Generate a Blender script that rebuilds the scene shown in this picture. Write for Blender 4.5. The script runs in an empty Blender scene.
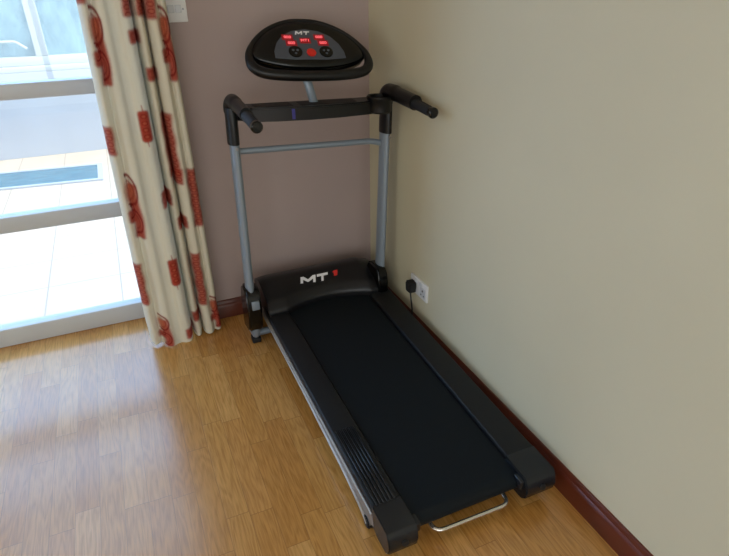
import bpy, bmesh, math, random
import numpy as np
from mathutils import Vector, Matrix
random.seed(4)
SC = bpy.context.scene
COL = SC.collection

# ------------------------------------------------------------------ materials
def srgb(r, g, b):
    f = lambda c: (c/255/12.92) if c/255 <= .04045 else ((c/255+.055)/1.055)**2.4
    return (f(r), f(g), f(b), 1)

class N:
    """small node-building helper"""
    def __init__(s, name):
        s.m = bpy.data.materials.new(name); s.m.use_nodes = True
        s.t = s.m.node_tree; s.b = s.t.nodes['Principled BSDF']
        s.out = s.t.nodes['Material Output']
    def n(s, typ, **kw):
        nd = s.t.nodes.new(typ)
        for k, v in kw.items(): setattr(nd, k, v)
        return nd
    def l(s, a, b): s.t.links.new(a, b)
    def math(s, op, a, b=None):
        nd = s.n('ShaderNodeMath', operation=op)
        for i, v in enumerate((a, b)):
            if v is None: continue
            if isinstance(v, (int, float)): nd.inputs[i].default_value = v
            else: s.l(v, nd.inputs[i])
        return nd.outputs[0]
    def ramp(s, fac, stops):
        nd = s.n('ShaderNodeValToRGB'); e = nd.color_ramp.elements
        while len(e) < len(stops): e.new(.5)
        for k, (p, c) in zip(e, stops): k.position = p; k.color = c
        s.l(fac, nd.inputs[0]); return nd.outputs[0]
    def coord(s, scale=(1, 1, 1), kind='Object'):
        tc = s.n('ShaderNodeTexCoord'); mp = s.n('ShaderNodeMapping')
        mp.inputs['Scale'].default_value = scale
        s.l(tc.outputs[kind], mp.inputs[0]); return mp.outputs[0]
    def noise(s, vec, scale, detail=3, rough=.5):
        nd = s.n('ShaderNodeTexNoise'); nd.inputs['Scale'].default_value = scale
        nd.inputs['Detail'].default_value = detail; nd.inputs['Roughness'].default_value = rough
        s.l(vec, nd.inputs['Vector']); return nd.outputs['Fac']
    def bump(s, h, strength=.1, dist=.002):
        nd = s.n('ShaderNodeBump'); nd.inputs['Strength'].default_value = strength
        nd.inputs['Distance'].default_value = dist
        s.l(h, nd.inputs['Height']); s.l(nd.outputs[0], s.b.inputs['Normal'])
    def mix(s, fac, a, b, mode='MIX'):
        nd = s.n('ShaderNodeMix', data_type='RGBA', blend_type=mode)
        for i, v in ((0, fac), (6, a), (7, b)):
            if isinstance(v, (int, float, tuple)): nd.inputs[i].default_value = v
            else: s.l(v, nd.inputs[i])
        return nd.outputs[2]

def mat(name, col, rough=.5, metal=0, spec=.5, noise=None, bump=None, coat=0, trans=None, emit=None):
    k = N(name); b = k.b
    b.inputs['Base Color'].default_value = col
    b.inputs['Roughness'].default_value = rough; b.inputs['Metallic'].default_value = metal
    b.inputs['Specular IOR Level'].default_value = spec; b.inputs['Coat Weight'].default_value = coat
    if noise:
        sc, amt = noise
        v = k.coord(); f = k.noise(v, sc, 4)
        c1 = tuple(x*(1-amt) for x in col[:3])+(1,); c2 = tuple(min(1, x*(1+amt)) for x in col[:3])+(1,)
        k.l(k.ramp(f, [(.3, c1), (.7, c2)]), b.inputs['Base Color'])
    if bump:
        sc, st, di = bump
        k.bump(k.noise(k.coord(), sc, 3), st, di)
    if emit:
        b.inputs['Emission Color'].default_value = emit[0]; b.inputs['Emission Strength'].default_value = emit[1]
    return k.m

M = {}
M['mauve'] = mat('mauve wall paint', srgb(172, 154, 149), .7, noise=(2.5, .03), bump=(160, .12, .001))
M['cream'] = mat('cream wall paint', srgb(206, 198, 169), .6, noise=(2, .03), bump=(60, .12, .0015))
M['ceiling'] = mat('white ceiling paint', srgb(236, 232, 224), .8)
M['black'] = mat('moulded black plastic', srgb(12, 12, 13), .36, spec=.4, bump=(900, .08, .0004))
M['black_gloss'] = mat('glossy black plastic', srgb(7, 8, 9), .2, spec=.4)
M['rail'] = mat('side rail plastic', srgb(24, 26, 28), .5, spec=.3, bump=(1200, .15, .0004))
M['insert'] = mat('ribbed rail plastic', srgb(14, 17, 22), .34, spec=.5)
M['cap'] = mat('end cap plastic', srgb(24, 28, 33), .26, spec=.45)
M['hood'] = mat('motor hood plastic', srgb(22, 22, 25), .36, spec=.4, bump=(900, .1, .0004))
M['belt'] = mat('running belt rubber', srgb(16, 23, 28), .6, spec=.18, bump=(700, .25, .0006))
M['rubber'] = mat('black rubber', srgb(16, 16, 17), .7)
M['foam'] = mat('black handle foam', srgb(17, 16, 17), .7, bump=(500, .3, .001))
M['tube'] = mat('blue grey painted steel', srgb(136, 148, 160), .36, metal=.2, spec=.5)
M['frame'] = mat('silver painted steel frame', srgb(150, 146, 142), .35, metal=.6)
M['trim_highlight'] = mat('pale steel edge highlight', srgb(176, 168, 156), .42, metal=.5)  # pale colour imitates the bright highlights along the frame edges
M['chrome'] = mat('bright plated steel', srgb(220, 216, 208), .2, metal=.9)
M['panel'] = mat('console panel grey', srgb(74, 80, 90), .4, noise=(40, .06))
M['display'] = mat('dark red display window', srgb(70, 6, 12), .15)
M['digit'] = mat('lit red digits', srgb(255, 70, 60), .4, emit=(srgb(255, 120, 130), 1.0))
M['glow'] = mat('lit red display', srgb(120, 8, 18), .3, emit=(srgb(200, 8, 30), .2))
M['redbtn'] = mat('red stop button', srgb(214, 40, 28), .35)
M['white_print'] = mat('white lettering', srgb(236, 236, 238), .5)
M['red_print'] = mat('red lettering', srgb(214, 42, 34), .5)
M['blue_print'] = mat('blue sticker', srgb(52, 48, 130), .5)
M['skirt'] = mat('dark varnished mahogany', srgb(94, 42, 26), .3, spec=.5, noise=(9, .15))
M['plate'] = mat('white plastic faceplate', srgb(228, 228, 228), .35)
M['plate_grey'] = mat('pale grey switch', srgb(205, 208, 212), .35)
M['upvc'] = mat('white window frame', srgb(198, 202, 206), .4)
M['outwhite'] = mat('white garden wall with shade tint', srgb(176, 188, 204), .8, noise=(3, .03))  # white wall, with the blue cast of shade put into its colour
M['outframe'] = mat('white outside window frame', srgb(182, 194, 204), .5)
M['slot'] = mat('dark slots', srgb(30, 30, 32), .6)
M['steel'] = mat('steel screw', srgb(150, 152, 155), .35, metal=.8)
M['roof'] = mat('plain outside render', srgb(200, 196, 188), .9)

def wood_floor():
    k = N('oak strip floor'); b = k.b
    tc = k.n('ShaderNodeTexCoord'); sp = k.n('ShaderNodeSeparateXYZ'); k.l(tc.outputs['Object'], sp.inputs[0])
    u = k.math('DIVIDE', k.math('ADD', sp.outputs[0], 10.02), .068)
    row = k.math('FLOOR', u)
    w1 = k.n('ShaderNodeTexWhiteNoise', noise_dimensions='1D'); k.l(row, w1.inputs['W'])
    v = k.math('ADD', k.math('DIVIDE', k.math('ADD', sp.outputs[1], 20), .43), k.math('MULTIPLY', w1.outputs['Value'], 7))
    cell = k.math('FLOOR', v)
    cb = k.n('ShaderNodeCombineXYZ'); k.l(row, cb.inputs[0]); k.l(cell, cb.inputs[1])
    w2 = k.n('ShaderNodeTexWhiteNoise', noise_dimensions='2D'); k.l(cb.outputs[0], w2.inputs['Vector'])
    base = k.ramp(w2.outputs['Value'], [(0, srgb(190, 134, 66)), (.4, srgb(198, 144, 74)), (.75, srgb(208, 156, 88)), (1, srgb(190, 132, 64))])
    # grain, a different piece of tree for every strip
    off = k.n('ShaderNodeCombineXYZ')
    k.l(k.math('MULTIPLY', sp.outputs[0], 9), off.inputs[0]); k.l(k.math('MULTIPLY', sp.outputs[1], 1.0), off.inputs[1])
    k.l(k.math('MULTIPLY', w2.outputs['Value'], 37), off.inputs[2])
    g1 = k.n('ShaderNodeTexNoise'); g1.inputs['Scale'].default_value = 2.2; g1.inputs['Detail'].default_value = 2
    k.l(off.outputs[0], g1.inputs['Vector'])
    rings = k.math('FRACT', k.math('MULTIPLY', g1.outputs['Fac'], 11))
    rings = k.math('ABSOLUTE', k.math('SUBTRACT', rings, .5))
    off2 = k.n('ShaderNodeCombineXYZ')
    k.l(k.math('MULTIPLY', sp.outputs[0], 260), off2.inputs[0]); k.l(k.math('MULTIPLY', sp.outputs[1], 16), off2.inputs[1])
    k.l(k.math('MULTIPLY', w2.outputs['Value'], 90), off2.inputs[2])
    g2 = k.n('ShaderNodeTexNoise'); g2.inputs['Scale'].default_value = 1; g2.inputs['Detail'].default_value = 3
    k.l(off2.outputs[0], g2.inputs['Vector'])
    gr = k.math('ADD', k.math('MULTIPLY', rings, .5), k.math('MULTIPLY', g2.outputs['Fac'], .8))
    gcol = k.ramp(gr, [(.3, (.74, .68, .58, 1)), (.62, (1.0, 1.0, 1.0, 1)), (.85, (1.12, 1.1, 1.06, 1))])
    c = k.mix(1.0, base, gcol, 'MULTIPLY')
    fu = k.math('FRACT', u); fv = k.math('FRACT', v)
    su = k.math('GREATER_THAN', k.math('ABSOLUTE', k.math('SUBTRACT', fu, .5)), .488)
    sv = k.math('GREATER_THAN', k.math('ABSOLUTE', k.math('SUBTRACT', fv, .5)), .4975)
    seam = k.math('MAXIMUM', su, sv)
    c = k.mix(k.math('MULTIPLY', seam, .4), c, srgb(84, 50, 24))
    k.l(c, b.inputs['Base Color'])
    k.l(k.math('ADD', k.math('MULTIPLY', g2.outputs['Fac'], .10), FLOOR_ROUGH), b.inputs['Roughness'])
    b.inputs['Specular IOR Level'].default_value = FLOOR_SPEC
    h = k.math('SUBTRACT', k.math('MULTIPLY', g2.outputs['Fac'], .35), seam)
    k.bump(h, .18, .0006)
    return k.m
FLOOR_ROUGH = .18; FLOOR_SPEC = .9
M['floor'] = wood_floor()

def tiles():
    k = N('pale patio tiles'); b = k.b
    tc = k.n('ShaderNodeTexCoord'); sp = k.n('ShaderNodeSeparateXYZ'); k.l(tc.outputs['Object'], sp.inputs[0])
    fx = k.math('FRACT', k.math('DIVIDE', k.math('ADD', sp.outputs[0], 1.2+375*.02), .375))
    fy = k.math('FRACT', k.math('DIVIDE', k.math('ADD', sp.outputs[1], -.885+375*.02), .375))
    g = k.math('MAXIMUM', k.math('GREATER_THAN', k.math('ABSOLUTE', k.math('SUBTRACT', fx, .5)), .49),
               k.math('GREATER_THAN', k.math('ABSOLUTE', k.math('SUBTRACT', fy, .5)), .49))
    c = k.ramp(k.noise(k.coord(), 2.5, 3), [(.3, srgb(200, 186, 170)), (.7, srgb(208, 194, 179))])
    k.l(k.mix(g, c, srgb(168, 157, 146)), b.inputs['Base Color']); b.inputs['Roughness'].default_value = .55
    return k.m
M['tiles'] = tiles()

def pool_water():
    k = N('pool water'); b = k.b
    f = k.noise(k.coord((1, 4, 1)), 6, 3)
    k.l(k.ramp(f, [(.3, srgb(58, 112, 136)), (.7, srgb(74, 130, 152))]), b.inputs['Base Color'])
    b.inputs['Roughness'].default_value = .12; k.bump(f, .3, .01); return k.m
M['water'] = pool_water()

def frosted():
    k = N('outside window glass painted sky blue'); b = k.b
    f = k.noise(k.coord((1, 1, .6)), 9, 5, .7)
    k.l(k.ramp(f, [(.35, srgb(100, 142, 164)), (.65, srgb(138, 180, 198))]), b.inputs['Base Color'])  # pale blue stands in for sky reflected in the panes
    b.inputs['Roughness'].default_value = .25; return k.m
M['frosted'] = frosted()

def clear_glass():
    k = N('clear window glass'); t = k.t
    tr = k.n('ShaderNodeBsdfTransparent'); tr.inputs[0].default_value = (.96, .98, .99, 1)
    gl = k.n('ShaderNodeBsdfGlossy'); gl.inputs['Roughness'].default_value = .02
    mx = k.n('ShaderNodeMixShader'); mx.inputs[0].default_value = .06
    k.l(tr.outputs[0], mx.inputs[1]); k.l(gl.outputs[0], mx.inputs[2]); k.l(mx.outputs[0], k.out.inputs[0]); return k.m
M['glass'] = clear_glass()

def curtain_mat():
    k = N('cream curtain cloth with red print'); b = k.b
    at = k.n('ShaderNodeVertexColor', layer_name='print')
    v = k.coord((600, 600, 600)); wv = k.noise(v, 1, 1)
    c = k.mix(.06, at.outputs['Color'], k.ramp(wv, [(.3, (.2, .2, .2, 1)), (.7, (1, 1, 1, 1))]), 'MULTIPLY')
    k.l(c, b.inputs['Base Color']); b.inputs['Roughness'].default_value = .85
    b.inputs['Specular IOR Level'].default_value = .15
    k.bump(wv, .2, .0006)
    tl = k.n('ShaderNodeBsdfTranslucent'); k.l(c, tl.inputs[0])
    mx = k.n('ShaderNodeMixShader'); mx.inputs[0].default_value = .13
    k.l(b.outputs[0], mx.inputs[1]); k.l(tl.outputs[0], mx.inputs[2]); k.l(mx.outputs[0], k.out.inputs[0]); return k.m
M['curtain'] = curtain_mat()

# ------------------------------------------------------------------ mesh helpers
def link(name, bm, m, parent=None, smooth=True, angle=40):
    me = bpy.data.meshes.new(name)
    bmesh.ops.recalc_face_normals(bm, faces=bm.faces)
    if parent is not None:                       # geometry is written in world space, kept relative to its thing
        root = parent
        off = Vector((0, 0, 0))
        while root is not None: off += root.location; root = root.parent
        bmesh.ops.translate(bm, vec=-off, verts=bm.verts)
    bm.to_mesh(me); bm.free()
    me.materials.append(M[m] if isinstance(m, str) else m)
    if smooth:
        for p in me.polygons: p.use_smooth = True
        try: me.set_sharp_from_angle(angle=math.radians(angle))
        except Exception: pass
    o = bpy.data.objects.new(name, me); COL.objects.link(o)
    if parent is not None: o.parent = parent
    return o
def thing(name, label, cat, loc=(0, 0, 0), group=None):
    o = bpy.data.objects.new(name, None); COL.objects.link(o); o.location = loc
    o.empty_display_size = .1
    o['label'] = label; o['category'] = cat
    if group: o['group'] = group
    return o
def tag(o, label, cat): o['label'] = label; o['category'] = cat; return o
def structure(o, label=None):
    o['kind'] = 'structure'
    if label: o['label'] = label
    return o

def box(bm, x0, x1, y0, y1, z0, z1, bev=0, seg=2):
    t = bmesh.new(); bmesh.ops.create_cube(t, size=1)
    for v in t.verts:
        v.co = Vector(((x0+x1)/2+v.co.x*(x1-x0), (y0+y1)/2+v.co.y*(y1-y0), (z0+z1)/2+v.co.z*(z1-z0)))
    if bev: bmesh.ops.bevel(t, geom=t.edges[:], offset=bev, segments=seg, affect='EDGES', profile=.5)
    merge(bm, t)
def merge(bm, t):
    me = bpy.data.meshes.new('t'); t.to_mesh(me); t.free(); bm.from_mesh(me); bpy.data.meshes.remove(me)
def xform(bm, mtx): bmesh.ops.transform(bm, matrix=mtx, verts=bm.verts)
def hexa(bm, pts, bev=0, seg=2):
    """eight corners: bottom 4 ccw, top 4 ccw"""
    t = bmesh.new(); v = [t.verts.new(p) for p in pts]
    for f in ((3, 2, 1, 0), (4, 5, 6, 7), (0, 1, 5, 4), (1, 2, 6, 5), (2, 3, 7, 6), (3, 0, 4, 7)): t.faces.new([v[i] for i in f])
    bmesh.ops.recalc_face_normals(t, faces=t.faces)
    if bev: bmesh.ops.bevel(t, geom=t.edges[:], offset=bev, segments=seg, affect='EDGES', profile=.5)
    merge(bm, t)
def tube(bm, pts, r, seg=14, ry=None, up=(0, 0, 1), closed=False, caps=True, round_end=0):
    """sweep an ellipse r (side) x ry (up) along pts; r may be a list"""
    pts = [Vector(p) for p in pts]; n = len(pts); up = Vector(up)
    rs = list(r) if isinstance(r, (list, tuple)) else [r]*n
    rys = list(ry) if isinstance(ry, (list, tuple)) else ([ry]*n if ry else rs)
    rings = []; side_prev = None
    for i, p in enumerate(pts):
        a = pts[(i-1) % n] if (closed or i > 0) else p
        b = pts[(i+1) % n] if (closed or i < n-1) else p
        d = (b-a).normalized()
        s = d.cross(up)
        if s.length < .05: s = side_prev.copy() if side_prev else d.cross(Vector((0, 1, 0)))
        s = s - d*s.dot(d); s.normalize()
        if side_prev and s.dot(side_prev) < 0: s = -s
        side_prev = s; w = s.cross(d).normalized()
        rings.append([bm.verts.new(p+s*rs[i]*math.cos(2*math.pi*k/seg)+w*rys[i]*math.sin(2*math.pi*k/seg)) for k in range(seg)])
    m = n if closed else n-1
    for i in range(m):
        A, B = rings[i], rings[(i+1) % n]
        for k in range(seg): bm.faces.new((A[k], A[(k+1) % seg], B[(k+1) % seg], B[k]))
    if caps and not closed: bm.faces.new(rings[0][::-1]); bm.faces.new(rings[-1])
def arc_path(pts, r=.03, n=5):
    """round the corners of a polyline"""
    P = [Vector(p) for p in pts]; out = [P[0]]
    for i in range(1, len(P)-1):
        a = (P[i-1]-P[i]); b = (P[i+1]-P[i]); rr = min(r, a.length*.45, b.length*.45)
        p0 = P[i]+a.normalized()*rr; p1 = P[i]+b.normalized()*rr
        for k in range(n+1):
            t = k/n; out.append(p0*(1-t)**2+P[i]*2*t*(1-t)+p1*t*t)
    out.append(P[-1]); return out
def cyl(bm, c, axis, r, h, seg=24, r2=None, bev=0):
    t = bmesh.new(); bmesh.ops.create_cone(t, cap_ends=True, segments=seg, radius1=r, radius2=r if r2 is None else r2, depth=h)
    if bev:
        ed = [e for e in t.edges if len(e.link_faces) == 2 and any(len(f.verts) > 4 for f in e.link_faces)]
        bmesh.ops.bevel(t, geom=ed, offset=bev, segments=2, affect='EDGES')
    q = Vector((0, 0, 1)).rotation_difference(Vector(axis).normalized())
    xform(t, Matrix.Translation(c) @ q.to_matrix().to_4x4()); merge(bm, t)
def prism(bm, outline, z0, z1, bev=0, seg=2):
    """outline in xy, extruded z0..z1"""
    t = bmesh.new(); v0 = [t.verts.new((x, y, z0)) for x, y in outline]; v1 = [t.verts.new((x, y, z1)) for x, y in outline]
    f0 = t.faces.new(v0[::-1]); f1 = t.faces.new(v1); n = len(outline)
    for i in range(n): t.faces.new((v0[i], v0[(i+1) % n], v1[(i+1) % n], v1[i]))
    bmesh.ops.recalc_face_normals(t, faces=t.faces)
    if bev: bmesh.ops.bevel(t, geom=list(f1.edges), offset=bev, segments=seg, affect='EDGES')
    merge(bm, t)
def smooth_closed(P, n=4):
    """Catmull-Rom through a closed list of 2D points"""
    out = []; m = len(P)
    for i in range(m):
        a, b, c, d = (Vector(P[(i+k-1) % m]) for k in range(4))
        for j in range(n):
            t = j/n
            out.append(.5*((2*b)+(c-a)*t+(2*a-5*b+4*c-d)*t*t+(-a+3*b-3*c+d)*t**3))
    return out
def text_bm(body, size, extrude, shear=0, bold=0, sx=1):
    c = bpy.data.curves.new('t', 'FONT'); c.body = body; c.size = size; c.extrude = extrude; c.shear = shear
    c.offset = bold; c.align_x = 'CENTER'; c.align_y = 'CENTER'
    o = bpy.data.objects.new('t', c); COL.objects.link(o)
    dg = bpy.context.evaluated_depsgraph_get(); me = bpy.data.meshes.new_from_object(o.evaluated_get(dg))
    bm = bmesh.new(); bm.from_mesh(me); bpy.data.objects.remove(o); bpy.data.curves.remove(c); bpy.data.meshes.remove(me)
    xform(bm, Matrix.Diagonal((sx, 1, 1, 1))); return bm

# ------------------------------------------------------------------ the room
WX0, WY0, CH = -4.6, -5.2, 2.45      # left wall, rear wall, ceiling
DX0, DX1, DH = -3.25, -.985, 2.12    # glazed door opening in the back wall
bm = bmesh.new(); box(bm, WX0-.25, .25, WY0-.25, .32, -.12, 0); structure(link('floor', bm, 'floor', smooth=False), 'golden oak strip wood floor')
bm = bmesh.new(); box(bm, WX0-.25, .25, WY0-.25, .30, CH, CH+.25); structure(link('ceiling', bm, 'ceiling', smooth=False))
bm = bmesh.new(); box(bm, 0, .25, WY0-.25, .30, 0, CH); structure(link('wall_right', bm, 'cream', smooth=False), 'cream painted wall')
bm = bmesh.new()
box(bm, DX1, 0, 0, .30, 0, CH); box(bm, WX0, DX0, 0, .30, 0, CH); box(bm, DX0, DX1, 0, .30, DH, CH)
structure(link('wall_back', bm, 'mauve', smooth=False), 'mauve painted wall')
LY0, LY1, LZ0, LZ1 = -4.3, -1.6, .85, 2.15     # unseen side window, added to let more daylight in
bm = bmesh.new(); box(bm, WX0-.25, WX0, WY0-.25, LY0, 0, CH); box(bm, WX0-.25, WX0, LY1, .30, 0, CH)
box(bm, WX0-.25, WX0, LY0, LY1, 0, LZ0); box(bm, WX0-.25, WX0, LY0, LY1, LZ1, CH)
structure(link('wall_left', bm, 'cream', smooth=False))
w = structure(bpy.data.objects.new('window_added', None)); COL.objects.link(w); w.location = (WX0-.12, (LY0+LY1)/2, LZ0)
bm = bmesh.new()
for a, b in ((LY0, LY0+.06), (-2.98, -2.92), (LY1-.06, LY1)): box(bm, WX0-.16, WX0-.09, a, b, LZ0, LZ1, .004)
for a, b in ((LZ0, LZ0+.06), (LZ1-.06, LZ1)): box(bm, WX0-.155, WX0-.095, LY0, LY1, a, b, .004)
link('window_frame', bm, 'upvc', w)
RX0, RX1, RZ0, RZ1 = -4.3, -.35, .25, 2.25     # unseen window behind the photographer, enlarged to brighten the room
bm = bmesh.new()
box(bm, WX0, RX0, WY0-.25, WY0, 0, CH); box(bm, RX1, 0, WY0-.25, WY0, 0, CH)
box(bm, RX0, RX1, WY0-.25, WY0, 0, RZ0); box(bm, RX0, RX1, WY0-.25, WY0, RZ1, CH)
structure(link('wall_rear', bm, 'cream', smooth=False))
w = structure(bpy.data.objects.new('window_1', None)); COL.objects.link(w); w.location = ((RX0+RX1)/2, WY0-.12, RZ0)
bm = bmesh.new()
for a, b in ((RX0, RX0+.06), (-3.0, -2.94), (-1.7, -1.64), (RX1-.06, RX1)): box(bm, a, b, WY0-.16, WY0-.09, RZ0, RZ1, .004)
for a, b in ((RZ0, RZ0+.06), (RZ1-.06, RZ1)): box(bm, RX0, RX1, WY0-.155, WY0-.095, a, b, .004)
link('window_frame', bm, 'upvc', w)

def skirting(name, pts_inward):
    """profile swept along a wall: list of (start, end, inward normal)"""
    bm = bmesh.new()
    prof = [(0, 0), (.018, 0), (.018, .058), (.015, .066), (.010, .071), (.008, .079), (.004, .085), (0, .087)]
    (a, b, nrm) = pts_inward; a = Vector(a); b = Vector(b); nrm = Vector(nrm)
    A = [bm.verts.new(a+nrm*d+Vector((0, 0, z))) for d, z in prof]; B = [bm.verts.new(b+nrm*d+Vector((0, 0, z))) for d, z in prof]
    n = len(prof)
    for i in range(n): bm.faces.new((A[i], A[(i+1) % n], B[(i+1) % n], B[i]))
    bm.faces.new(A[::-1]); bm.faces.new(B)
    return structure(link(name, bm, 'skirt', angle=25), 'dark red varnished wooden skirting')
skirting('baseboard_right', ((0, WY0, 0), (0, 0, 0), (-1, 0, 0)))
skirting('baseboard_back', ((-.018, 0, 0), (DX1, 0, 0), (0, -1, 0)))
skirting('baseboard_left', ((WX0, 0, 0), (WX0, WY0, 0), (1, 0, 0)))
skirting('baseboard_rear', ((WX0+.018, WY0, 0), (-.018, WY0, 0), (0, 1, 0)))

# glazed patio door
d = structure(bpy.data.objects.new('door_1', None), 'white framed glazed patio door'); COL.objects.link(d); d.location = (-2.1, .165, 0)
Y0, Y1 = .143, .20
bm = bmesh.new()
box(bm, DX0, DX0+.06, Y0, Y1, 0, DH, .003); box(bm, DX1-.06, DX1, Y0, Y1, 0, DH, .003)
box(bm, -2.17, -2.08, Y0, Y1, 0, DH, .003)
link('door_frame', bm, 'upvc', d)
for nm, z0, z1 in (('bottom_rail', 0, .085), ('middle_rail', .511, .578), ('middle_rail', 1.018, 1.075), ('top_rail', DH-.07, DH)):
    bm = bmesh.new()
    for a, b in ((DX0+.06, -2.17), (-2.08, DX1-.06)): box(bm, a, b, Y0+.001, Y1, z0, z1, .005)
    link(nm, bm, 'upvc', d)
for z0, z1 in ((.085, .511), (.578, 1.018), (1.075, DH-.07)):
    for a, b in ((DX0+.06, -2.17), (-2.08, DX1-.06)):
        bm = bmesh.new(); box(bm, a, b, .168, .172, z0, z1); link('glass_pane', bm, 'glass', d, smooth=False)

# ------------------------------------------------------------------ outside
bm = bmesh.new(); box(bm, -9, 5, .30, 9, -.25, -.1); structure(link('floor_patio', bm, 'tiles', smooth=False), 'pale square tiled patio in bright daylight')
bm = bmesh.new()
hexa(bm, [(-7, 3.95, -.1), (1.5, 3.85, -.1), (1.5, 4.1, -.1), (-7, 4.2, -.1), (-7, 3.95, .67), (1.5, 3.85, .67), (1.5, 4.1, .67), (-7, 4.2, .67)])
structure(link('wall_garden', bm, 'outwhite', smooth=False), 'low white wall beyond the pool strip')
pl = thing('swimming_pool', 'narrow strip of blue pool water in the pale patio tiles outside', 'pool', (-3.2, 3.2, -.1))
bm = bmesh.new()
P = [(-5, 3.24), (-1.29, 2.84), (-1.29, 3.28), (-5, 3.66)]
def strip(bm, P, z0, z1): hexa(bm, [(x, y, z0) for x, y in P]+[(x, y, z1) for x, y in P])
strip(bm, P, -.099, -.09); link('pool_water', bm, 'water', pl, smooth=False)
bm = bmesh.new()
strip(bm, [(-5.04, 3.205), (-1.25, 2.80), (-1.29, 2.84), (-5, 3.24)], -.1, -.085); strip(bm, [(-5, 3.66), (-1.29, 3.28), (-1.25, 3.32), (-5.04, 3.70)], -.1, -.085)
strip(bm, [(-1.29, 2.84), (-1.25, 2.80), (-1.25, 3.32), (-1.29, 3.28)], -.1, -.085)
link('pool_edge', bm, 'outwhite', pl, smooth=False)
w = structure(bpy.data.objects.new('window_2', None), 'glazed window wall with painted sky-blue panes across the patio'); COL.objects.link(w); w.location = (-2.5, 3.95, .67)
bm = bmesh.new()
box(bm, -7, 1.5, 3.90, 4.06, .67, .72, .008); box(bm, -7, 1.5, 3.93, 4.02, .72, .80, .006)
for x in (-4.4, -2.98, -1.555, -.13, 1.3): box(bm, x-.05, x+.05, 3.93, 4.02, .80, 2.35, .006)
box(bm, -7, 1.5, 3.93, 4.02, 2.35, 2.45, .006)
link('window_frame', bm, 'outframe', w)
bm = bmesh.new(); box(bm, -7, 1.5, 3.98, 3.99, .80, 2.35); link('window_glass', bm, 'frosted', w, smooth=False)
bm = bmesh.new()
tube(bm, arc_path([(-2.15, 3.90, .935), (-1.74, 3.90, .935), (-1.66, 3.90, .87)], .03), .011, 8)
link('window_stay', bm, 'outframe', w)

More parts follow.
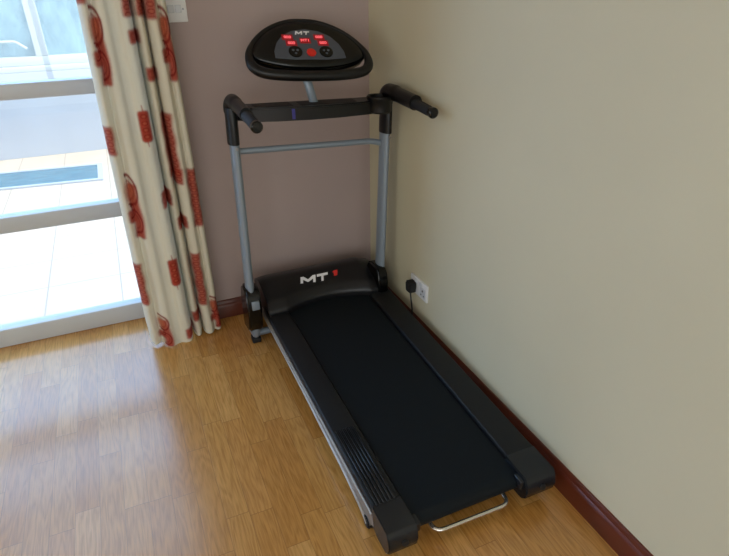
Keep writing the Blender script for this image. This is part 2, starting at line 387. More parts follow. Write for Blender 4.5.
# ------------------------------------------------------------------ treadmill
TM = thing('treadmill', 'black folding motorised treadmill with grey uprights standing along the cream wall', 'treadmill', (-.34, -.85, 0))
zr = lambda y: .118+(y+1.5)*.0278     # top of side rails
fb = lambda y: .040+(y+1.5)*.052      # underside of steel side frame
def rail_outer(s, y):                 # x of the outer edge; s=-1 left, +1 right
    t = (y+1.5)/1.15
    return (-.605-.012*t) if s < 0 else (-.062+.006*t)
def rail_inner(s, y):
    t = (y+1.5)/1.15
    return (-.518-.012*t) if s < 0 else (-.160+.010*t)
YF, YR = -.24, -1.375
for s in (-1, 1):
    bm = bmesh.new(); T = lambda y, o, z: (rail_outer(s, y)+o*s*-1, y, z)
    a = [rail_outer(s, YR), rail_inner(s, YR)]; b = [rail_outer(s, YF), rail_inner(s, YF)]
    a.sort(); b.sort()
    hexa(bm, [(a[0], YR, zr(YR)-.032), (a[1], YR, zr(YR)-.032), (b[1], YF, zr(YF)-.032), (b[0], YF, zr(YF)-.032),
              (a[0], YR, zr(YR)), (a[1], YR, zr(YR)), (b[1], YF, zr(YF)), (b[0], YF, zr(YF))], .006, 3)
    rl = link('side_rail', bm, 'rail', TM)
    # ribbed foot-grip panel set into the left rail
    bm = bmesh.new(); y0, y1 = -1.365, -1.06
    for k in range(6):
        f0, f1 = .13+k*.125, .13+k*.125+.075
        q = []
        for z in (-.001, .0045):
            for (yy, ff) in ((y0, f0), (y0, f1), (y1, f1), (y1, f0)):
                q.append((rail_outer(s, yy)*(1-ff)+rail_inner(s, yy)*ff, yy, zr(yy)+z))
        hexa(bm, q, .0012, 1)
    if s < 0: link('ribbed_insert', bm, 'insert', rl)
    else: bm.free()
    # steel frame below the rail, dropping to the rear foot
    edge = [(-.20, .103), (-.41, .093), (-.765, .080), (-1.12, .057), (-1.20, .048), (-1.27, .036), (-1.305, .026), (-1.328, .013)]
    poly_yz = edge+[(-1.343, .013), (-1.350, .040), (-1.37, .048), (-1.455, .040), (-1.455, zr(-1.455)-.031), (-.20, zr(-.20)-.031)]
    bm = bmesh.new()
    A = [bm.verts.new((rail_outer(s, y)+s*.001, y, z)) for y, z in poly_yz]; B = [bm.verts.new((rail_outer(s, y)-s*.028, y, z)) for y, z in poly_yz]; n = len(A)
    for i in range(n): bm.faces.new((A[i], A[(i+1) % n], B[(i+1) % n], B[i]))
    bm.faces.new(A[::-1]); bm.faces.new(B)
    fr = link('side_frame', bm, 'frame', TM)
    bm = bmesh.new()
    tube(bm, [(rail_outer(s, y)+s*.001, y, z+.003) for y, z in edge], .0055, 10)
    tube(bm, [(rail_outer(s, y)+s*.001, y, zr(y)-.033) for y in (-1.36, -1.0, -.6, -.30)], .0036, 8)  # thin pale line standing in for the highlight under the rail
    link('edge_lip_highlight', bm, 'trim_highlight', fr)
    xo = rail_outer(s, -1.3)
    bm = bmesh.new(); cyl(bm, (xo-s*.008, -1.326, .021), (1, 0, 0), .021, .024, 28, bev=.003); link('rear_foot', bm, 'rubber', TM)
    # moulded end cap
    bm = bmesh.new()
    x0, x1 = sorted((rail_outer(s, -1.42)+s*.002, rail_inner(s, -1.42)-s*(.000 if s < 0 else .006)))
    prof = [(-1.36, zr(-1.36)+.001), (-1.452, zr(-1.452)+.001), (-1.458, zr(-1.46)-.003), (-1.468, zr(-1.46)-.022), (-1.472, .075), (-1.466, .050), (-1.450, .036), (-1.40, .034), (-1.37, .045)]
    A = [bm.verts.new((x0, y, z)) for y, z in prof]; B = [bm.verts.new((x1, y, z)) for y, z in prof]; n = len(prof)
    for i in range(n): bm.faces.new((A[i], A[(i+1) % n], B[(i+1) % n], B[i]))
    fa = bm.faces.new(A[::-1]); fb_ = bm.faces.new(B)
    bmesh.ops.recalc_face_normals(bm, faces=bm.faces)
    bmesh.ops.bevel(bm, geom=list(set(fa.edges) | set(fb_.edges)), offset=.003, segments=2, affect='EDGES')
    # small adjuster boss on the belt side
    xi = x1 if s < 0 else x0
    box(bm, min(xi+s*.004, xi-s*.014), max(xi+s*.004, xi-s*.014), -1.456, -1.42, .080, zr(-1.45)-.006, .004)
    cp = link('end_cap', bm, 'cap', TM, angle=50)
    bm = bmesh.new(); cyl(bm, ((x0+x1)/2+.004, -1.471, .080), (0, 1, 0), .0095, .010, 20, bev=.001)
    link('bolt', bm, 'slot', cp)

# deck board, belt and roller
bm = bmesh.new(); hexa(bm, [(-.50, -1.36, .062), (-.175, -1.36, .062), (-.165, -.2, .10), (-.515, -.2, .10),
                            (-.50, -1.36, .092), (-.175, -1.36, .092), (-.165, -.2, .128), (-.515, -.2, .128)], .003)
link('deck_board', bm, 'rubber', TM)
bm = bmesh.new()
def belt_pts():
    zt = lambda y: zr(y)-.014
    R = .026; cy = -1.412; cz = zt(-1.412)-R
    pts = [(y, zt(y)) for y in (-.22, -.5, -.8, -1.1, -1.35)]
    for k in range(13):
        a = math.pi/2+math.pi*k/12; pts.append((cy+R*math.cos(a), cz+R*math.sin(a)))
    pts += [(-1.1, zt(-1.1)-.052), (-.22, zt(-.22)-.052)]
    return pts
xl = lambda y: -.513-.012*(y+1.5)/1.15; xr = lambda y: -.164+.008*(y+1.5)/1.15
bp = belt_pts(); thk = .0
A = [bm.verts.new((xl(y), y, z)) for y, z in bp]; B = [bm.verts.new((xr(y), y, z)) for y, z in bp]
for i in range(len(bp)): bm.faces.new((A[i], A[(i+1) % len(bp)], B[(i+1) % len(bp)], B[i]))
link('running_belt', bm, 'belt', TM)
bm = bmesh.new(); cyl(bm, (-.337, -1.412, zr(-1.412)-.040), (1, 0, 0), .0235, .39, 24); link('rear_roller', bm, 'steel', TM)

# chrome lifting loop at the rear
bm = bmesh.new()
tube(bm, arc_path([(-.455, -1.30, .05), (-.452, -1.448, .036), (-.205, -1.452, .036), (-.205, -1.30, .05)], .03, 7), .0065, 12)
link('lift_loop', bm, 'chrome', TM)

# motor hood
HX0, HX1 = -.612, -.066
def lip_y(x):
    t = (x-(-.34))/.19
    return -.333+.052*max(0, math.cos(max(-1, min(1, t))*math.pi/2))**.8
def hood_prof(x):
    e = x-HX0; drop = .012*math.exp(-e/.012)+.034*max(0, (x+.148)/.082)**1.3; yl = lip_y(x)
    return [(-.06, .03), (-.066, .17), (-.085, .215-drop*.5), (-.125, .238-drop), (-.165, .2475-drop), (-.185, .246-drop), (-.20, .242-drop),
            (yl+.044, .207-drop*.8), (yl+.036, .202-drop*.7), (yl+.028, .196-drop*.6), (yl+.010, .176-drop*.3), (yl+.003, .166), (yl, .152), (yl+.01, .120)]
bm = bmesh.new(); xs = [HX0+(HX1-HX0)*k/60 for k in range(61)]; cols = []
for x in xs: cols.append([bm.verts.new((x, y, z)) for y, z in hood_prof(x)])
for a, b in zip(cols, cols[1:]):
    for j in range(len(a)-1): bm.faces.new((a[j], b[j], b[j+1], a[j+1]))
    bm.faces.new((a[-1], b[-1], b[0], a[0]))
bm.faces.new(cols[0]); bm.faces.new(cols[-1][::-1])
HOOD = link('motor_hood', bm, 'hood', TM, angle=35)
def hood_z(x, y):
    pr = hood_prof(x)[4:12]
    for (y0, z0), (y1, z1) in zip(pr, pr[1:]):
        if y1 <= y <= y0: return z0+(z1-z0)*(y0-y)/(y0-y1)
    return pr[-1][1]
def on_hood(bm, x, y0, k=.72):
    """flat artwork pressed onto the sloping hood"""
    t = bmesh.new(); t.from_mesh((lambda me: (bm.to_mesh(me), me)[1])(bpy.data.meshes.new('t')))
    bmesh.ops.triangulate(t, faces=t.faces); bmesh.ops.subdivide_edges(t, edges=t.edges, cuts=2)
    bm.clear(); merge(bm, t)
    for v in bm.verts:
        wx = x+v.co.x; wy = y0+v.co.y*k; v.co = Vector((wx, wy, hood_z(wx, wy)+.0015+v.co.z))
LS = .050
def poly(bm, pts, h=.0006):
    prism(bm, pts, -h, h)
def glyph_M(bm, ox, w, h, s, sh=.25):
    P = [(0, 0), (0+s, 0), (s+.0, h*.55), (w*.5, h*.12), (w-s, h*.55), (w-s, 0), (w, 0), (w, h), (w-s*1.15, h), (w*.5, h*.5), (s*1.15, h), (0, h)]
    poly(bm, [(ox+x+y*sh, y-h/2) for x, y in P][::1])
def glyph_T(bm, ox, w, h, s, sh=.25):
    P = [(w/2-s/2, 0), (w/2+s/2, 0), (w/2+s/2, h-s), (w, h-s), (w, h), (0, h), (0, h-s), (w/2-s/2, h-s)]
    poly(bm, [(ox+x+y*sh, y-h/2) for x, y in P])
bm = bmesh.new(); glyph_M(bm, -.062, .070, .034, .012); glyph_T(bm, .014, .052, .034, .011); on_hood(bm, -.380, -.2225); link('logo_lettering', bm, 'white_print', HOOD, smooth=False)
bm = bmesh.new(); poly(bm, [(-.006, -.018), (.010, -.018), (.016, .006), (.018, .018), (.002, .018), (-.008, .010), (-.002, .006)]); on_hood(bm, -.277, -.2195, .55); link('logo_mark', bm, 'red_print', HOOD, smooth=False)

# uprights, sleeves, bases
LX, RX_, UY = -.662, -.052, -.275
TILT = lambda x: -.040*(x+.36)      # the top assembly sags slightly to the right
for x in (LX, RX_):
    s = -1 if x < -.3 else 1
    bm = bmesh.new(); tube(bm, [(x-(.012 if s < 0 else .028), UY-.004, .20), (x-(0 if s < 0 else .004), UY-.004, .90+TILT(x))], .0175, 24, ry=.034, up=(0, 1, 0)); up = link('upright', bm, 'tube', TM)
    bm = bmesh.new(); cyl(bm, (x, UY-.038, .848+TILT(x)), (0, 1, 0), .006, .008, 12, bev=.001); link('bolt', bm, 'steel', up)
    bm = bmesh.new()
    tube(bm, [(x-.003, UY-.004, .862+TILT(x)), (x-.002, UY-.004, .90+TILT(x)), (x, UY-.004, .955+TILT(x)), (x, UY-.003, .99+TILT(x))], [.0212, .0212, .0212, .022], 20, ry=[.041, .041, .039, .034], up=(0, 1, 0))
    link('upright_sleeve', bm, 'black', TM)
    # handle: elbow, foam grip, end
    z0 = (1.010 if s < 0 else 1.018)+TILT(x); hx = x+(.004 if s < 0 else -.002)
    bm = bmesh.new()
    path = [(x, UY, .975+TILT(x)), (x, UY-.003, z0-.012), (hx, UY-.028, z0+.006), (hx, UY-.075, z0+.008), (hx, UY-.13, z0+.005), (hx, UY-.20, z0+.002), (hx, UY-.25, z0)]
    pp = arc_path(path, .03, 3)
    k0 = .0215 if s < 0 else .026
    tube(bm, pp, [k0+(.002 if i < len(pp)*.6 else .0) for i in range(len(pp))], 20, ry=[k0+.004 if i < len(pp)*.55 else k0+.001 for i in range(len(pp))], up=(0, 0, 1))
    h = link('handle', bm, 'black', TM)
    bm = bmesh.new()
    tube(bm, [(hx, UY-.235, z0-.002), (hx, UY-.25, z0-.004), (hx, UY-.30, z0-.006), (hx, UY-.35, z0-.010), (hx, UY-.366, z0-.011)], [.017, .0185, .018, .0178, .016], 20, up=(0, 0, 1))
    link('grip_foam', bm, 'foam', h)
    bm = bmesh.new(); tube(bm, [(hx, UY-.360, z0-.010), (hx, UY-.368, z0-.011), (hx, UY-.380, z0-.012), (hx, UY-.385, z0-.012)], [.0165, .0188, .0188, .014], 20, up=(0, 0, 1)); link('end_plug', bm, 'black_gloss', h)
    # base pod
    bm = bmesh.new()
    x0, x1 = (-.700, -.640) if s < 0 else (-.112, -.066)
    if s < 0:
        prof = [(-.19, .05), (-.19, .20), (-.215, .26), (-.24, .280), (-.30, .280), (-.325, .255), (-.332, .20), (-.328, .15), (-.31, .09), (-.29, .07)]
    else:
        prof = [(-.19, .04), (-.19, .20), (-.215, .25), (-.24, .262), (-.31, .262), (-.335, .235), (-.345, .19), (-.345, .15), (-.325, .085), (-.30, .06)]
    A = [bm.verts.new((x0, y, z)) for y, z in prof]; B = [bm.verts.new((x1, y, z)) for y, z in prof]; n = len(prof)
    for i in range(n): bm.faces.new((A[i], A[(i+1) % n], B[(i+1) % n], B[i]))
    f1 = bm.faces.new(A[::-1]); f2 = bm.faces.new(B); bmesh.ops.recalc_face_normals(bm, faces=bm.faces)
    bmesh.ops.bevel(bm, geom=list(set(f1.edges) | set(f2.edges)), offset=.008, segments=3, affect='EDGES')
    pod = link('upright_base', bm, 'black_gloss', TM, angle=50)
    if s < 0: bm = bmesh.new(); box(bm, (x0+x1)/2-.012, (x0+x1)/2+.020, -.336, -.326, .195, .235, .003); link('pale_patch', bm, 'tube', pod)  # small pale rectangle on the front of the left pod
    bm = bmesh.new(); tube(bm, arc_path([(x-.008, -.285, .09), (x-.006, -.278, .038), (x-.006, -.20, .030)], .02), .017, 14, up=(1, 0, 0)); link('base_leg', bm, 'tube', TM)
    bm = bmesh.new(); box(bm, x-.026, x+.012, -.285, -.240, 0, .026, .005); link('base_foot', bm, 'rubber', TM)
bm = bmesh.new(); tube(bm, [(LX, -.250, .032), (RX_-.012, -.250, .032)], .015, 14); link('base_bar', bm, 'tube', TM)
bm = bmesh.new()
zc = .830
tube(bm, arc_path([(LX+.004, UY, zc+TILT(LX)), (-.11, UY, zc+TILT(-.05)+.001), (RX_-.002, UY, zc+TILT(RX_)-.018)], .05, 6), .0112, 14, ry=.0118); link('cross_bar', bm, 'tube', TM)

# tray with cup holder
SH = Matrix(((1, 0, 0, 0), (0, 1, 0, 0), (-.034, 0, 1, .013-.034*.36), (0, 0, 0, 1)))
bm = bmesh.new()
out = [(-.645, -.255), (-.645, -.30), (-.60, -.345), (-.52, -.362), (-.40, -.372), (-.28, -.368), (-.17, -.352), (-.12, -.34), (-.06, -.33), (-.06, -.255)]
prism(bm, out, .936, .984, .005, 2)
xform(bm, SH); TR = link('tray', bm, 'black', TM, angle=30)
bm = bmesh.new(); prism(bm, [(-.585, -.33), (-.545, -.342), (-.45, -.348), (-.45, -.27), (-.585, -.27)], .9835, .9855); xform(bm, SH); link('tray_recess', bm, 'slot', TR)
bm = bmesh.new(); prism(bm, [(-.42, -.352), (-.22, -.350), (-.20, -.335), (-.20, -.28), (-.42, -.28)], .9835, .9855); xform(bm, SH); link('tray_recess', bm, 'slot', TR)
bm = bmesh.new(); prism(bm, [(-.463, -.3695), (-.452, -.3705), (-.452, -.3665), (-.463, -.3655)], .942, .978); xform(bm, SH); link('tray_sticker', bm, 'blue_print', TR)
bm = bmesh.new()
C = Vector((-.106, -.335, 0)); seg = 36
prof = [(.0, .938), (.040, .938), (.0455, .944), (.0460, .985), (.050, .990), (.050, .998), (.046, 1.001), (.041, .998), (.038, .95), (0, .95)]
rings = []
for r, z in prof:
    if r == 0: rings.append([bm.verts.new((C.x, C.y, z))]*seg)
    else: rings.append([bm.verts.new((C.x+r*math.cos(2*math.pi*k/seg), C.y+r*math.sin(2*math.pi*k/seg), z)) for k in range(seg)])
for a, b in zip(rings, rings[1:]):
    for k in range(seg):
        vs = [a[k], a[(k+1) % seg], b[(k+1) % seg], b[k]]; u = []
        for v in vs:
            if v not in u: u.append(v)
        bm.faces.new(u)
xform(bm, SH); link('cup_holder', bm, 'black', TM)

# console
PHI = math.radians(48); RO = math.radians(4.5)
Uv = Vector((1, 0, 0)); Vv = Vector((0, math.sin(PHI), math.cos(PHI))); Nv = Vector((0, -math.cos(PHI), math.sin(PHI)))
CM = Matrix((Uv, Vv, Nv)).transposed().to_4x4() @ Matrix.Rotation(-RO, 4, 'Z'); CM.translation = Vector((-.361, -.28, 1.17))
half = [(0, .132), (.05, .128), (.10, .110), (.147, .080), (.184, .042), (.208, .004), (.2165, -.032), (.212, -.066), (.192, -.090), (.155, -.103), (.09, -.110), (.03, -.112)]
ol = half+[(-x, y) for x, y in half[::-1] if x > 0]
olS = smooth_closed(ol, 4)
def con(name, bm, m, parent, **k): xform(bm, CM); return link(name, bm, m, parent, **k)
CONS_half = [(0, .131), (.05, .127), (.10, .109), (.146, .079), (.182, .042), (.204, .006), (.207, -.024), (.194, -.040), (.160, -.056), (.11, -.070), (.05, -.078)]
ho = smooth_closed(CONS_half+[(-x, y) for x, y in CONS_half[::-1] if x > 0], 4)
bm = bmesh.new()
levels = [(.80, -.045), (.97, -.032), (1.0, -.012), (1.0, .002), (.97, .010), (.88, .014), (.8, .0145)]
prev = None
for sc_, z in levels:
    ring = [bm.verts.new((p.x*sc_, .02+(p.y-.02)*sc_, z)) for p in ho]
    if prev:
        for i in range(len(ring)): bm.faces.new((prev[i], prev[(i+1) % len(ring)], ring[(i+1) % len(ring)], ring[i]))
    else: bm.faces.new(ring[::-1])
    prev = ring
bm.faces.new(prev)
CON = con('console', bm, 'black_gloss', TM, angle=50)
bm = bmesh.new(); tube(bm, [(p.x, p.y, .004) for p in olS], [.0095+.0085*min(1, max(0, (.02-p.y)/.09)) for p in olS], 16, up=(0, 0, 1), closed=True); con('console_grip', bm, 'black', CON)
bm = bmesh.new()
pn = [(-.128, -.030), (-.127, .0), (-.113, .036), (-.088, .068), (-.05, .090), (0, .099), (.05, .090), (.088, .068), (.113, .036), (.127, 0), (.128, -.030), (.06, -.036), (-.06, -.036)]
pn = [(x, y-.014) for x, y in pn]; prism(bm, pn, .0145, .017, .001, 1); PAN = con('console_panel', bm, 'panel', CON, angle=20)
bm = bmesh.new(); glyph_M(bm, -.036, .026, .015, .005); glyph_T(bm, -.006, .021, .015, .0045); xform(bm, Matrix.Translation((-.004, .066, .0178))); con('logo_lettering', bm, 'white_print', CON, smooth=False)
for (x, y, txt) in ((-.070, .046, '000'), (-.060, .020, '000'), (-.008, .032, 'MT1'), (.046, .048, '000'), (.056, .022, '000')):
    bm = bmesh.new(); box(bm, x-.0200, x+.0200, y-.0125, y+.0125, .0165, .0180, .0006, 1); ds = con('display', bm, 'glow', CON)
    bm = text_bm(txt, .016, .0004, sx=1.1); xform(bm, Matrix.Translation((x, y, .0184))); xform(bm, CM); link('display_digits', bm, 'digit', CON, smooth=False)
for (x, y) in ((-.053, -.018), (.059, -.018)):
    bm = bmesh.new(); cyl(bm, (x, y, .018), (0, 0, 1), .0245, .004, 32, bev=.001); con('speed_dial', bm, 'black_gloss', CON)
    for dx, dy in ((-.008, .004), (.008, .004), (0, -.009)):
        bm = bmesh.new(); cyl(bm, (x+dx, y+dy, .0205), (0, 0, 1), .0045, .002, 16); con('speed_button', bm, 'panel', CON)
bm = bmesh.new(); cyl(bm, (.004, -.022, .0185), (0, 0, 1), .017, .006, 32, bev=.002); con('stop_button', bm, 'redbtn', CON)
# bracket between tray and console
bm = bmesh.new()
tube(bm, arc_path([(-.355, -.30, .985), (-.375, -.305, 1.06), (-.392, -.26, 1.145)], .03, 5), .016, 14, ry=.010, up=(0, 1, 0)); link('console_bracket', bm, 'tube', TM)

# ------------------------------------------------------------------ mains socket, plug and lead on the right wall
SK = thing('wall_socket', 'white double mains socket low on the cream wall beside the treadmill', 'socket', (0, -.522, .242))
bm = bmesh.new(); box(bm, -.010, 0, -.588, -.447, .199, .279, .003, 2); link('faceplate', bm, 'plate', SK)
for y in (-.555, -.478):
    bm = bmesh.new(); box(bm, -.0115, -.009, y-.022, y+.022, .212, .256, .001, 1); fr = link('outlet', bm, 'plate_grey', SK)
    bm = bmesh.new(); box(bm, -.0125, -.010, y-.004, y+.004, .238, .246); box(bm, -.0125, -.010, y-.015, y-.008, .220, .224); box(bm, -.0125, -.010, y+.008, y+.015, .220, .224); link('pin_slots', bm, 'slot', fr, smooth=False)
for y in (-.540, -.495):
    bm = bmesh.new(); box(bm, -.0145, -.009, y-.008, y+.008, .258, .275, .0015, 1); link('rocker_switch', bm, 'plate_grey', SK)
PC = thing('power_cord', 'black mains plug and thin lead hanging from the wall socket', 'plug', (-.03, -.482, .225))
bm = bmesh.new()
prism(bm, smooth_closed([(-.018, -.024), (-.012, -.030), (.012, -.030), (.018, -.024), (.022, .008), (.016, .020), (-.016, .020), (-.022, .008)], 3), 0, .032, .006, 3)
m = Matrix(((0, 0, -1, -.0125), (1, 0, 0, -.482), (0, 1, 0, .238), (0, 0, 0, 1))); xform(bm, m)
link('plug', bm, 'rubber', PC)
bm = bmesh.new()
tube(bm, arc_path([(-.028, -.482, .212), (-.028, -.485, .188), (-.026, -.500, .12), (-.034, -.515, .03), (-.036, -.56, .004), (-.034, -.36, .004)], .03, 5), .0033, 8); link('cable', bm, 'rubber', PC)

# light switch on the mauve wall
SW = thing('light_switch', 'white square switch plate high on the mauve wall beside the curtain', 'switch', (-.768, 0, 1.265))
bm = bmesh.new(); box(bm, -.811, -.725, -.009, 0, 1.265, 1.351, .003, 2); link('faceplate', bm, 'plate', SW)
for x in (-.798, -.738):
    bm = bmesh.new(); cyl(bm, (x, -.009, 1.308), (0, 1, 0), .0035, .002, 12); link('screw', bm, 'steel', SW)
for x in (-.781, -.755):
    bm = bmesh.new(); box(bm, x-.011, x+.011, -.013, -.008, 1.296, 1.322, .0015, 1); link('rocker_switch', bm, 'plate_grey', SW)

# ------------------------------------------------------------------ curtain
def curtain():
    ctrl = [(-1.080, -.070), (-1.076, -.105), (-1.060, -.128), (-1.046, -.118), (-1.036, -.108), (-1.022, -.142), (-1.004, -.152), (-.988, -.141), (-.972, -.139), (-.955, -.150), (-.936, -.146), (-.924, -.112), (-.919, -.055),
            (-.913, -.100), (-.905, -.122), (-.893, -.124), (-.884, -.100), (-.879, -.055), (-.874, -.104), (-.862, -.130), (-.846, -.134), (-.836, -.120), (-.830, -.112), (-.820, -.122), (-.809, -.118), (-.803, -.098), (-.806, -.062)]
    n = 10; P = []
    for i in range(len(ctrl)-1):
        a = ctrl[max(i-1, 0)]; b = ctrl[i]; c = ctrl[i+1]; d = ctrl[min(i+2, len(ctrl)-1)]
        for j in range(n):
            t = j/n
            P.append(tuple(.5*((2*b[k])+(c[k]-a[k])*t+(2*a[k]-5*b[k]+4*c[k]-d[k])*t*t+(-a[k]+3*b[k]-3*c[k]+d[k])*t**3) for k in (0, 1)))
    P.append(ctrl[-1]); P = np.array(P)
    Z = np.concatenate([np.arange(.006, 1.42, .0032), np.linspace(1.425, 2.27, 60)])
    U, ZZ = np.meshgrid(np.arange(len(P)), Z); X = P[U, 0]; Y = P[U, 1]
    X0 = X.copy()
    hem = np.exp(-ZZ/.10)
    Y = Y+.006*np.sin(ZZ*3.1+X0*22)-.012*hem*np.sin((X0+1.08)*24).clip(0)
    X = X+.004*np.sin(ZZ*2.2+X0*9)+.004*hem*np.sin(ZZ*30)
    X = X+.020*np.clip(1-ZZ/1.35, -.6, 1)*np.clip((X0+1.06)/.25, 0, 1)-.005*np.clip((X0+1.06)/.25, 0, 1)
    X = X-.018*np.clip(1-ZZ/1.3, -.3, 1)*np.clip((-.975-X0)/.09, 0, 1)
    ZZb = ZZ+np.where(ZZ < .02, .012*(1-np.clip((-Y-.06)/.09, 0, 1)), 0)
    # printed pattern, by cloth position
    cream = np.array(srgb(222, 216, 196)[:3]); red = np.array(srgb(178, 70, 52)[:3]); dark = np.array(srgb(132, 28, 22)[:3]); oran = np.array(srgb(206, 118, 78)[:3])
    rngn = np.sin(X0*620+3*np.sin(ZZ*210))*np.sin(ZZ*480+2*np.sin(X0*300))
    col = np.repeat((cream[None, None]*np.ones(X.shape+(1,))), 1, axis=2)
    def put(mask, c):
        nonlocal col
        mk = np.clip(mask, 0, 1)[..., None]; col = col*(1-mk)+np.asarray(c)*mk
    def sm(d, w=.0018): return 1/(1+np.exp(np.clip(d/w, -30, 30)))
    def rbox(x, z, hw, hh, r): 
        qx = np.abs(x)-hw+r; qz = np.abs(z)-hh+r
        return np.hypot(np.maximum(qx, 0), np.maximum(qz, 0))+np.minimum(np.maximum(qx, qz), 0)-r
    def motif(t, cx, cz, hh):
        x = X0-cx; z = ZZ-cz
        if t == 'swirl':
            put(sm(rbox(x-.003+.003*np.sin(z*34), z+hh*.12, .0140, hh*.86, .010), .002)*.95, red)
            put(sm(rbox(x+.012, z+hh*.28, .012, hh*.20, .010), .002)*.95, red)
            f = np.clip(.35+z/hh*.9, 0, 1); put(sm(np.hypot((x+.006)*2.6, z-hh*.45)-hh*.33, .008)*.55, oran)
            for (ox, oz, a, b, side) in ((-.010, hh*.52, .026, hh*.46, 1), (-.006, -hh*.46, .020, hh*.36, 1), (-.014, -hh*.10, .012, hh*.22, 1)):
                q = np.hypot((x-ox)/a, (z-oz)/b)
                put(sm(np.abs(q-1)-.10, .03)*((x-ox)*side > -.003)*.95, dark)
                put(sm(np.abs(q-.62)-.07, .03)*((x-ox)*side > 0)*.6, dark)
        elif t in ('block', 'column'):
            hw = .015 if t == 'block' else .017
            put(sm(rbox(x-.002*np.sin(z*70), z, hw, hh, .006), .0025)*.92, red)
            m_ = sm(rbox(x, z, hw*.86, hh*.95, .004))
            k = np.abs((z/.022) % 1-.5)*2; rr = np.hypot(x/hw, k)
            put(m_*sm(np.abs(rr-.62)-.12, .05)*.8, dark); put(m_*sm(rr-.25, .08)*.5, oran)
        elif t == 'oblong':
            put(sm(rbox(x, z, .0185, hh*.80, .012), .0014), red)
            put(sm(np.abs(x-.006*np.sign(z)*(1-np.abs(z)/hh))-.005*(1.12-np.abs(z)/hh), .001)*(np.abs(z) < hh*1.08), red)
            k = np.abs((z/.024) % 1-.5)*2; rr = np.hypot(x/.016, k)
            m_ = sm(rbox(x, z, .014, hh*.66, .01))
            put(m_*sm(np.abs(rr-.6)-.11, .05)*.75, dark); put(m_*sm(rr-.25, .08)*.4, oran)
        else:
            put(sm(rbox(x, z, .017, hh, .008), .002)*.95, red)
            put(sm(np.abs(np.hypot(x, z)-hh*.5)-.002)*.6, dark)
    MO = [('swirl', -1.036, 1.204, .126), ('block', -1.066, .893, .051), ('blob', -.927, 1.233, .022), ('oblong', -.947, .936, .070), ('blob', -.892, 1.108, .023), ('column', -.873, .851, .120),
          ('swirl', -.822, 1.201, .123), ('block', -.932, 1.335, .040), ('block', -.888, 1.330, .034), ('swirl', -1.032, .636, .130), ('blob', -.921, .651, .034), ('block', -.866, .731, .031),
          ('blob', -.880, .540, .027), ('column', -.820, .635, .120), ('block', -1.066, .303, .096), ('oblong', -.946, .346, .074), ('column', -.858, .278, .123), ('swirl', -1.020, .078, .080),
          ('blob', -.934, .045, .025), ('blob', -.893, .107, .025), ('swirl', -.817, .099, .083)]
    for t, cx, cz, hh in MO:
        motif(t, cx, cz, hh)
        if cz < 1.15 and cz > .26: motif(t, cx, cz+1.13, hh)
    w = (.5+.5*np.tanh(rngn*2))[..., None]*.10
    isred = (np.abs(col-cream).sum(axis=2, keepdims=True) > .2)
    col = np.where(isred, col*(1-w*2.2), col)
    nv = X.size; verts = np.stack([X, Y, ZZb], -1).reshape(-1, 3)
    r, c = X.shape; idx = np.arange(nv).reshape(r, c)
    F = np.stack([idx[:-1, :-1], idx[:-1, 1:], idx[1:, 1:], idx[1:, :-1]], -1).reshape(-1, 4)
    me = bpy.data.meshes.new('curtain')
    me.vertices.add(nv); me.vertices.foreach_set('co', verts.ravel().astype(np.float32))
    me.loops.add(F.size); me.loops.foreach_set('vertex_index', F.ravel().astype(np.int32))
    me.polygons.add(len(F)); me.polygons.foreach_set('loop_start', np.arange(0, F.size, 4, dtype=np.int32))
    try: me.polygons.foreach_set('loop_total', np.full(len(F), 4, dtype=np.int32))
    except Exception: pass
    me.update(); me.validate()
    me.polygons.foreach_set('use_smooth', np.ones(len(F), dtype=bool))
    ca = me.color_attributes.new('print', 'FLOAT_COLOR', 'POINT')
    ca.data.foreach_set('color', np.concatenate([col.reshape(-1, 3), np.ones((nv, 1))], 1).ravel().astype(np.float32))
    me.materials.append(M['curtain'])
    o = bpy.data.objects.new('curtain', me); COL.objects.link(o)
    return tag(o, 'long cream curtain printed with red scroll shapes hanging to the floor', 'curtain')
curtain()

# ------------------------------------------------------------------ light
wd = bpy.data.worlds.new('sky'); SC.world = wd; wd.use_nodes = True
nt = wd.node_tree; bg = nt.nodes['Background']
sk = nt.nodes.new('ShaderNodeTexSky'); sk.sky_type = 'HOSEK_WILKIE'; sk.turbidity = 4
sk.sun_direction = Vector((.55, -.07, .8)).normalized()
mx = nt.nodes.new('ShaderNodeMix'); mx.data_type = 'RGBA'; mx.inputs[0].default_value = .85
nt.links.new(sk.outputs[0], mx.inputs[6])
tcw = nt.nodes.new('ShaderNodeTexCoord'); spw = nt.nodes.new('ShaderNodeSeparateXYZ'); nt.links.new(tcw.outputs['Generated'], spw.inputs[0])
rw = nt.nodes.new('ShaderNodeValToRGB'); ew = rw.color_ramp.elements
ew[0].position = .35; ew[0].color = (.72, .74, .73, 1); ew[1].position = .65; ew[1].color = (.74, 1.22, 2.0, 1)
mw = nt.nodes.new('ShaderNodeMath'); mw.operation = 'MULTIPLY_ADD'; mw.inputs[1].default_value = .5; mw.inputs[2].default_value = .5
nt.links.new(spw.outputs[1], mw.inputs[0]); nt.links.new(mw.outputs[0], rw.inputs[0]); rz = nt.nodes.new('ShaderNodeValToRGB'); ez = rz.color_ramp.elements      # brighter near the horizon than overhead
ez[0].position = .56; ez[0].color = (1.0, 1.0, 1.0, 1); ez[1].position = .76; ez[1].color = (.56, .50, .42, 1)
nt.links.new(spw.outputs[2], rz.inputs[0])
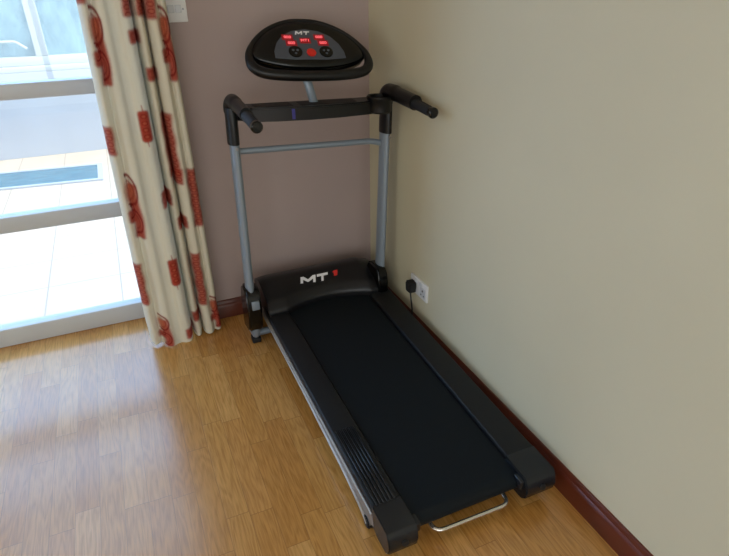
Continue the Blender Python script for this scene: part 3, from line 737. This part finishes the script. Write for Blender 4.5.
mm = nt.nodes.new('ShaderNodeMix'); mm.data_type = 'RGBA'; mm.blend_type = 'MULTIPLY'; mm.inputs[0].default_value = 1
nt.links.new(rw.outputs[0], mm.inputs[6]); nt.links.new(rz.outputs[0], mm.inputs[7]); nt.links.new(mm.outputs[2], mx.inputs[7])
nt.links.new(mx.outputs[2], bg.inputs[0]); bg.inputs[1].default_value = 4.65
sun = bpy.data.lights.new('sun', 'SUN'); sun.energy = 2.8; sun.angle = math.radians(1.5); sun.color = (1, .97, .92)
so = bpy.data.objects.new('sun', sun); COL.objects.link(so)
so.rotation_euler = Vector((.55, -.07, .8)).to_track_quat('Z', 'Y').to_euler()
def portal(name, loc, rot, sx, sy):
    l = bpy.data.lights.new(name, 'AREA'); l.shape = 'RECTANGLE'; l.size = sx; l.size_y = sy; l.cycles.is_portal = True
    o = bpy.data.objects.new(name, l); COL.objects.link(o); o.location = loc; o.rotation_euler = rot
portal('door_daylight', ((DX0+DX1)/2, .31, DH/2), (math.radians(-90), 0, 0), DX1-DX0, DH)
portal('window_daylight', ((RX0+RX1)/2, WY0-.26, (RZ0+RZ1)/2), (math.radians(90), 0, 0), RX1-RX0, RZ1-RZ0)

portal('side_daylight', (WX0-.26, (LY0+LY1)/2, (LZ0+LZ1)/2), (0, math.radians(-90), 0), LZ1-LZ0, LY1-LY0)

# ------------------------------------------------------------------ camera
cam = bpy.data.cameras.new('camera'); co = bpy.data.objects.new('camera', cam); COL.objects.link(co)
r = Vector((.916, -.400, -.013)).normalized(); f = Vector((.347, .810, -.473)).normalized()
f = (f-r*f.dot(r)).normalized(); u = r.cross(f)
m = Matrix((r, u, -f)).transposed().to_4x4(); m.translation = Vector((-1.033, -2.328, 1.40)); co.matrix_world = m
cam.sensor_fit = 'HORIZONTAL'; cam.sensor_width = 36; cam.lens = 560/729*36; cam.clip_start = .05
SC.camera = co
SC.view_settings.view_transform = 'Standard'; SC.view_settings.look = 'None'
SC.view_settings.gamma = 1; SC.view_settings.use_curve_mapping = False
SC.view_settings.exposure = 0.0
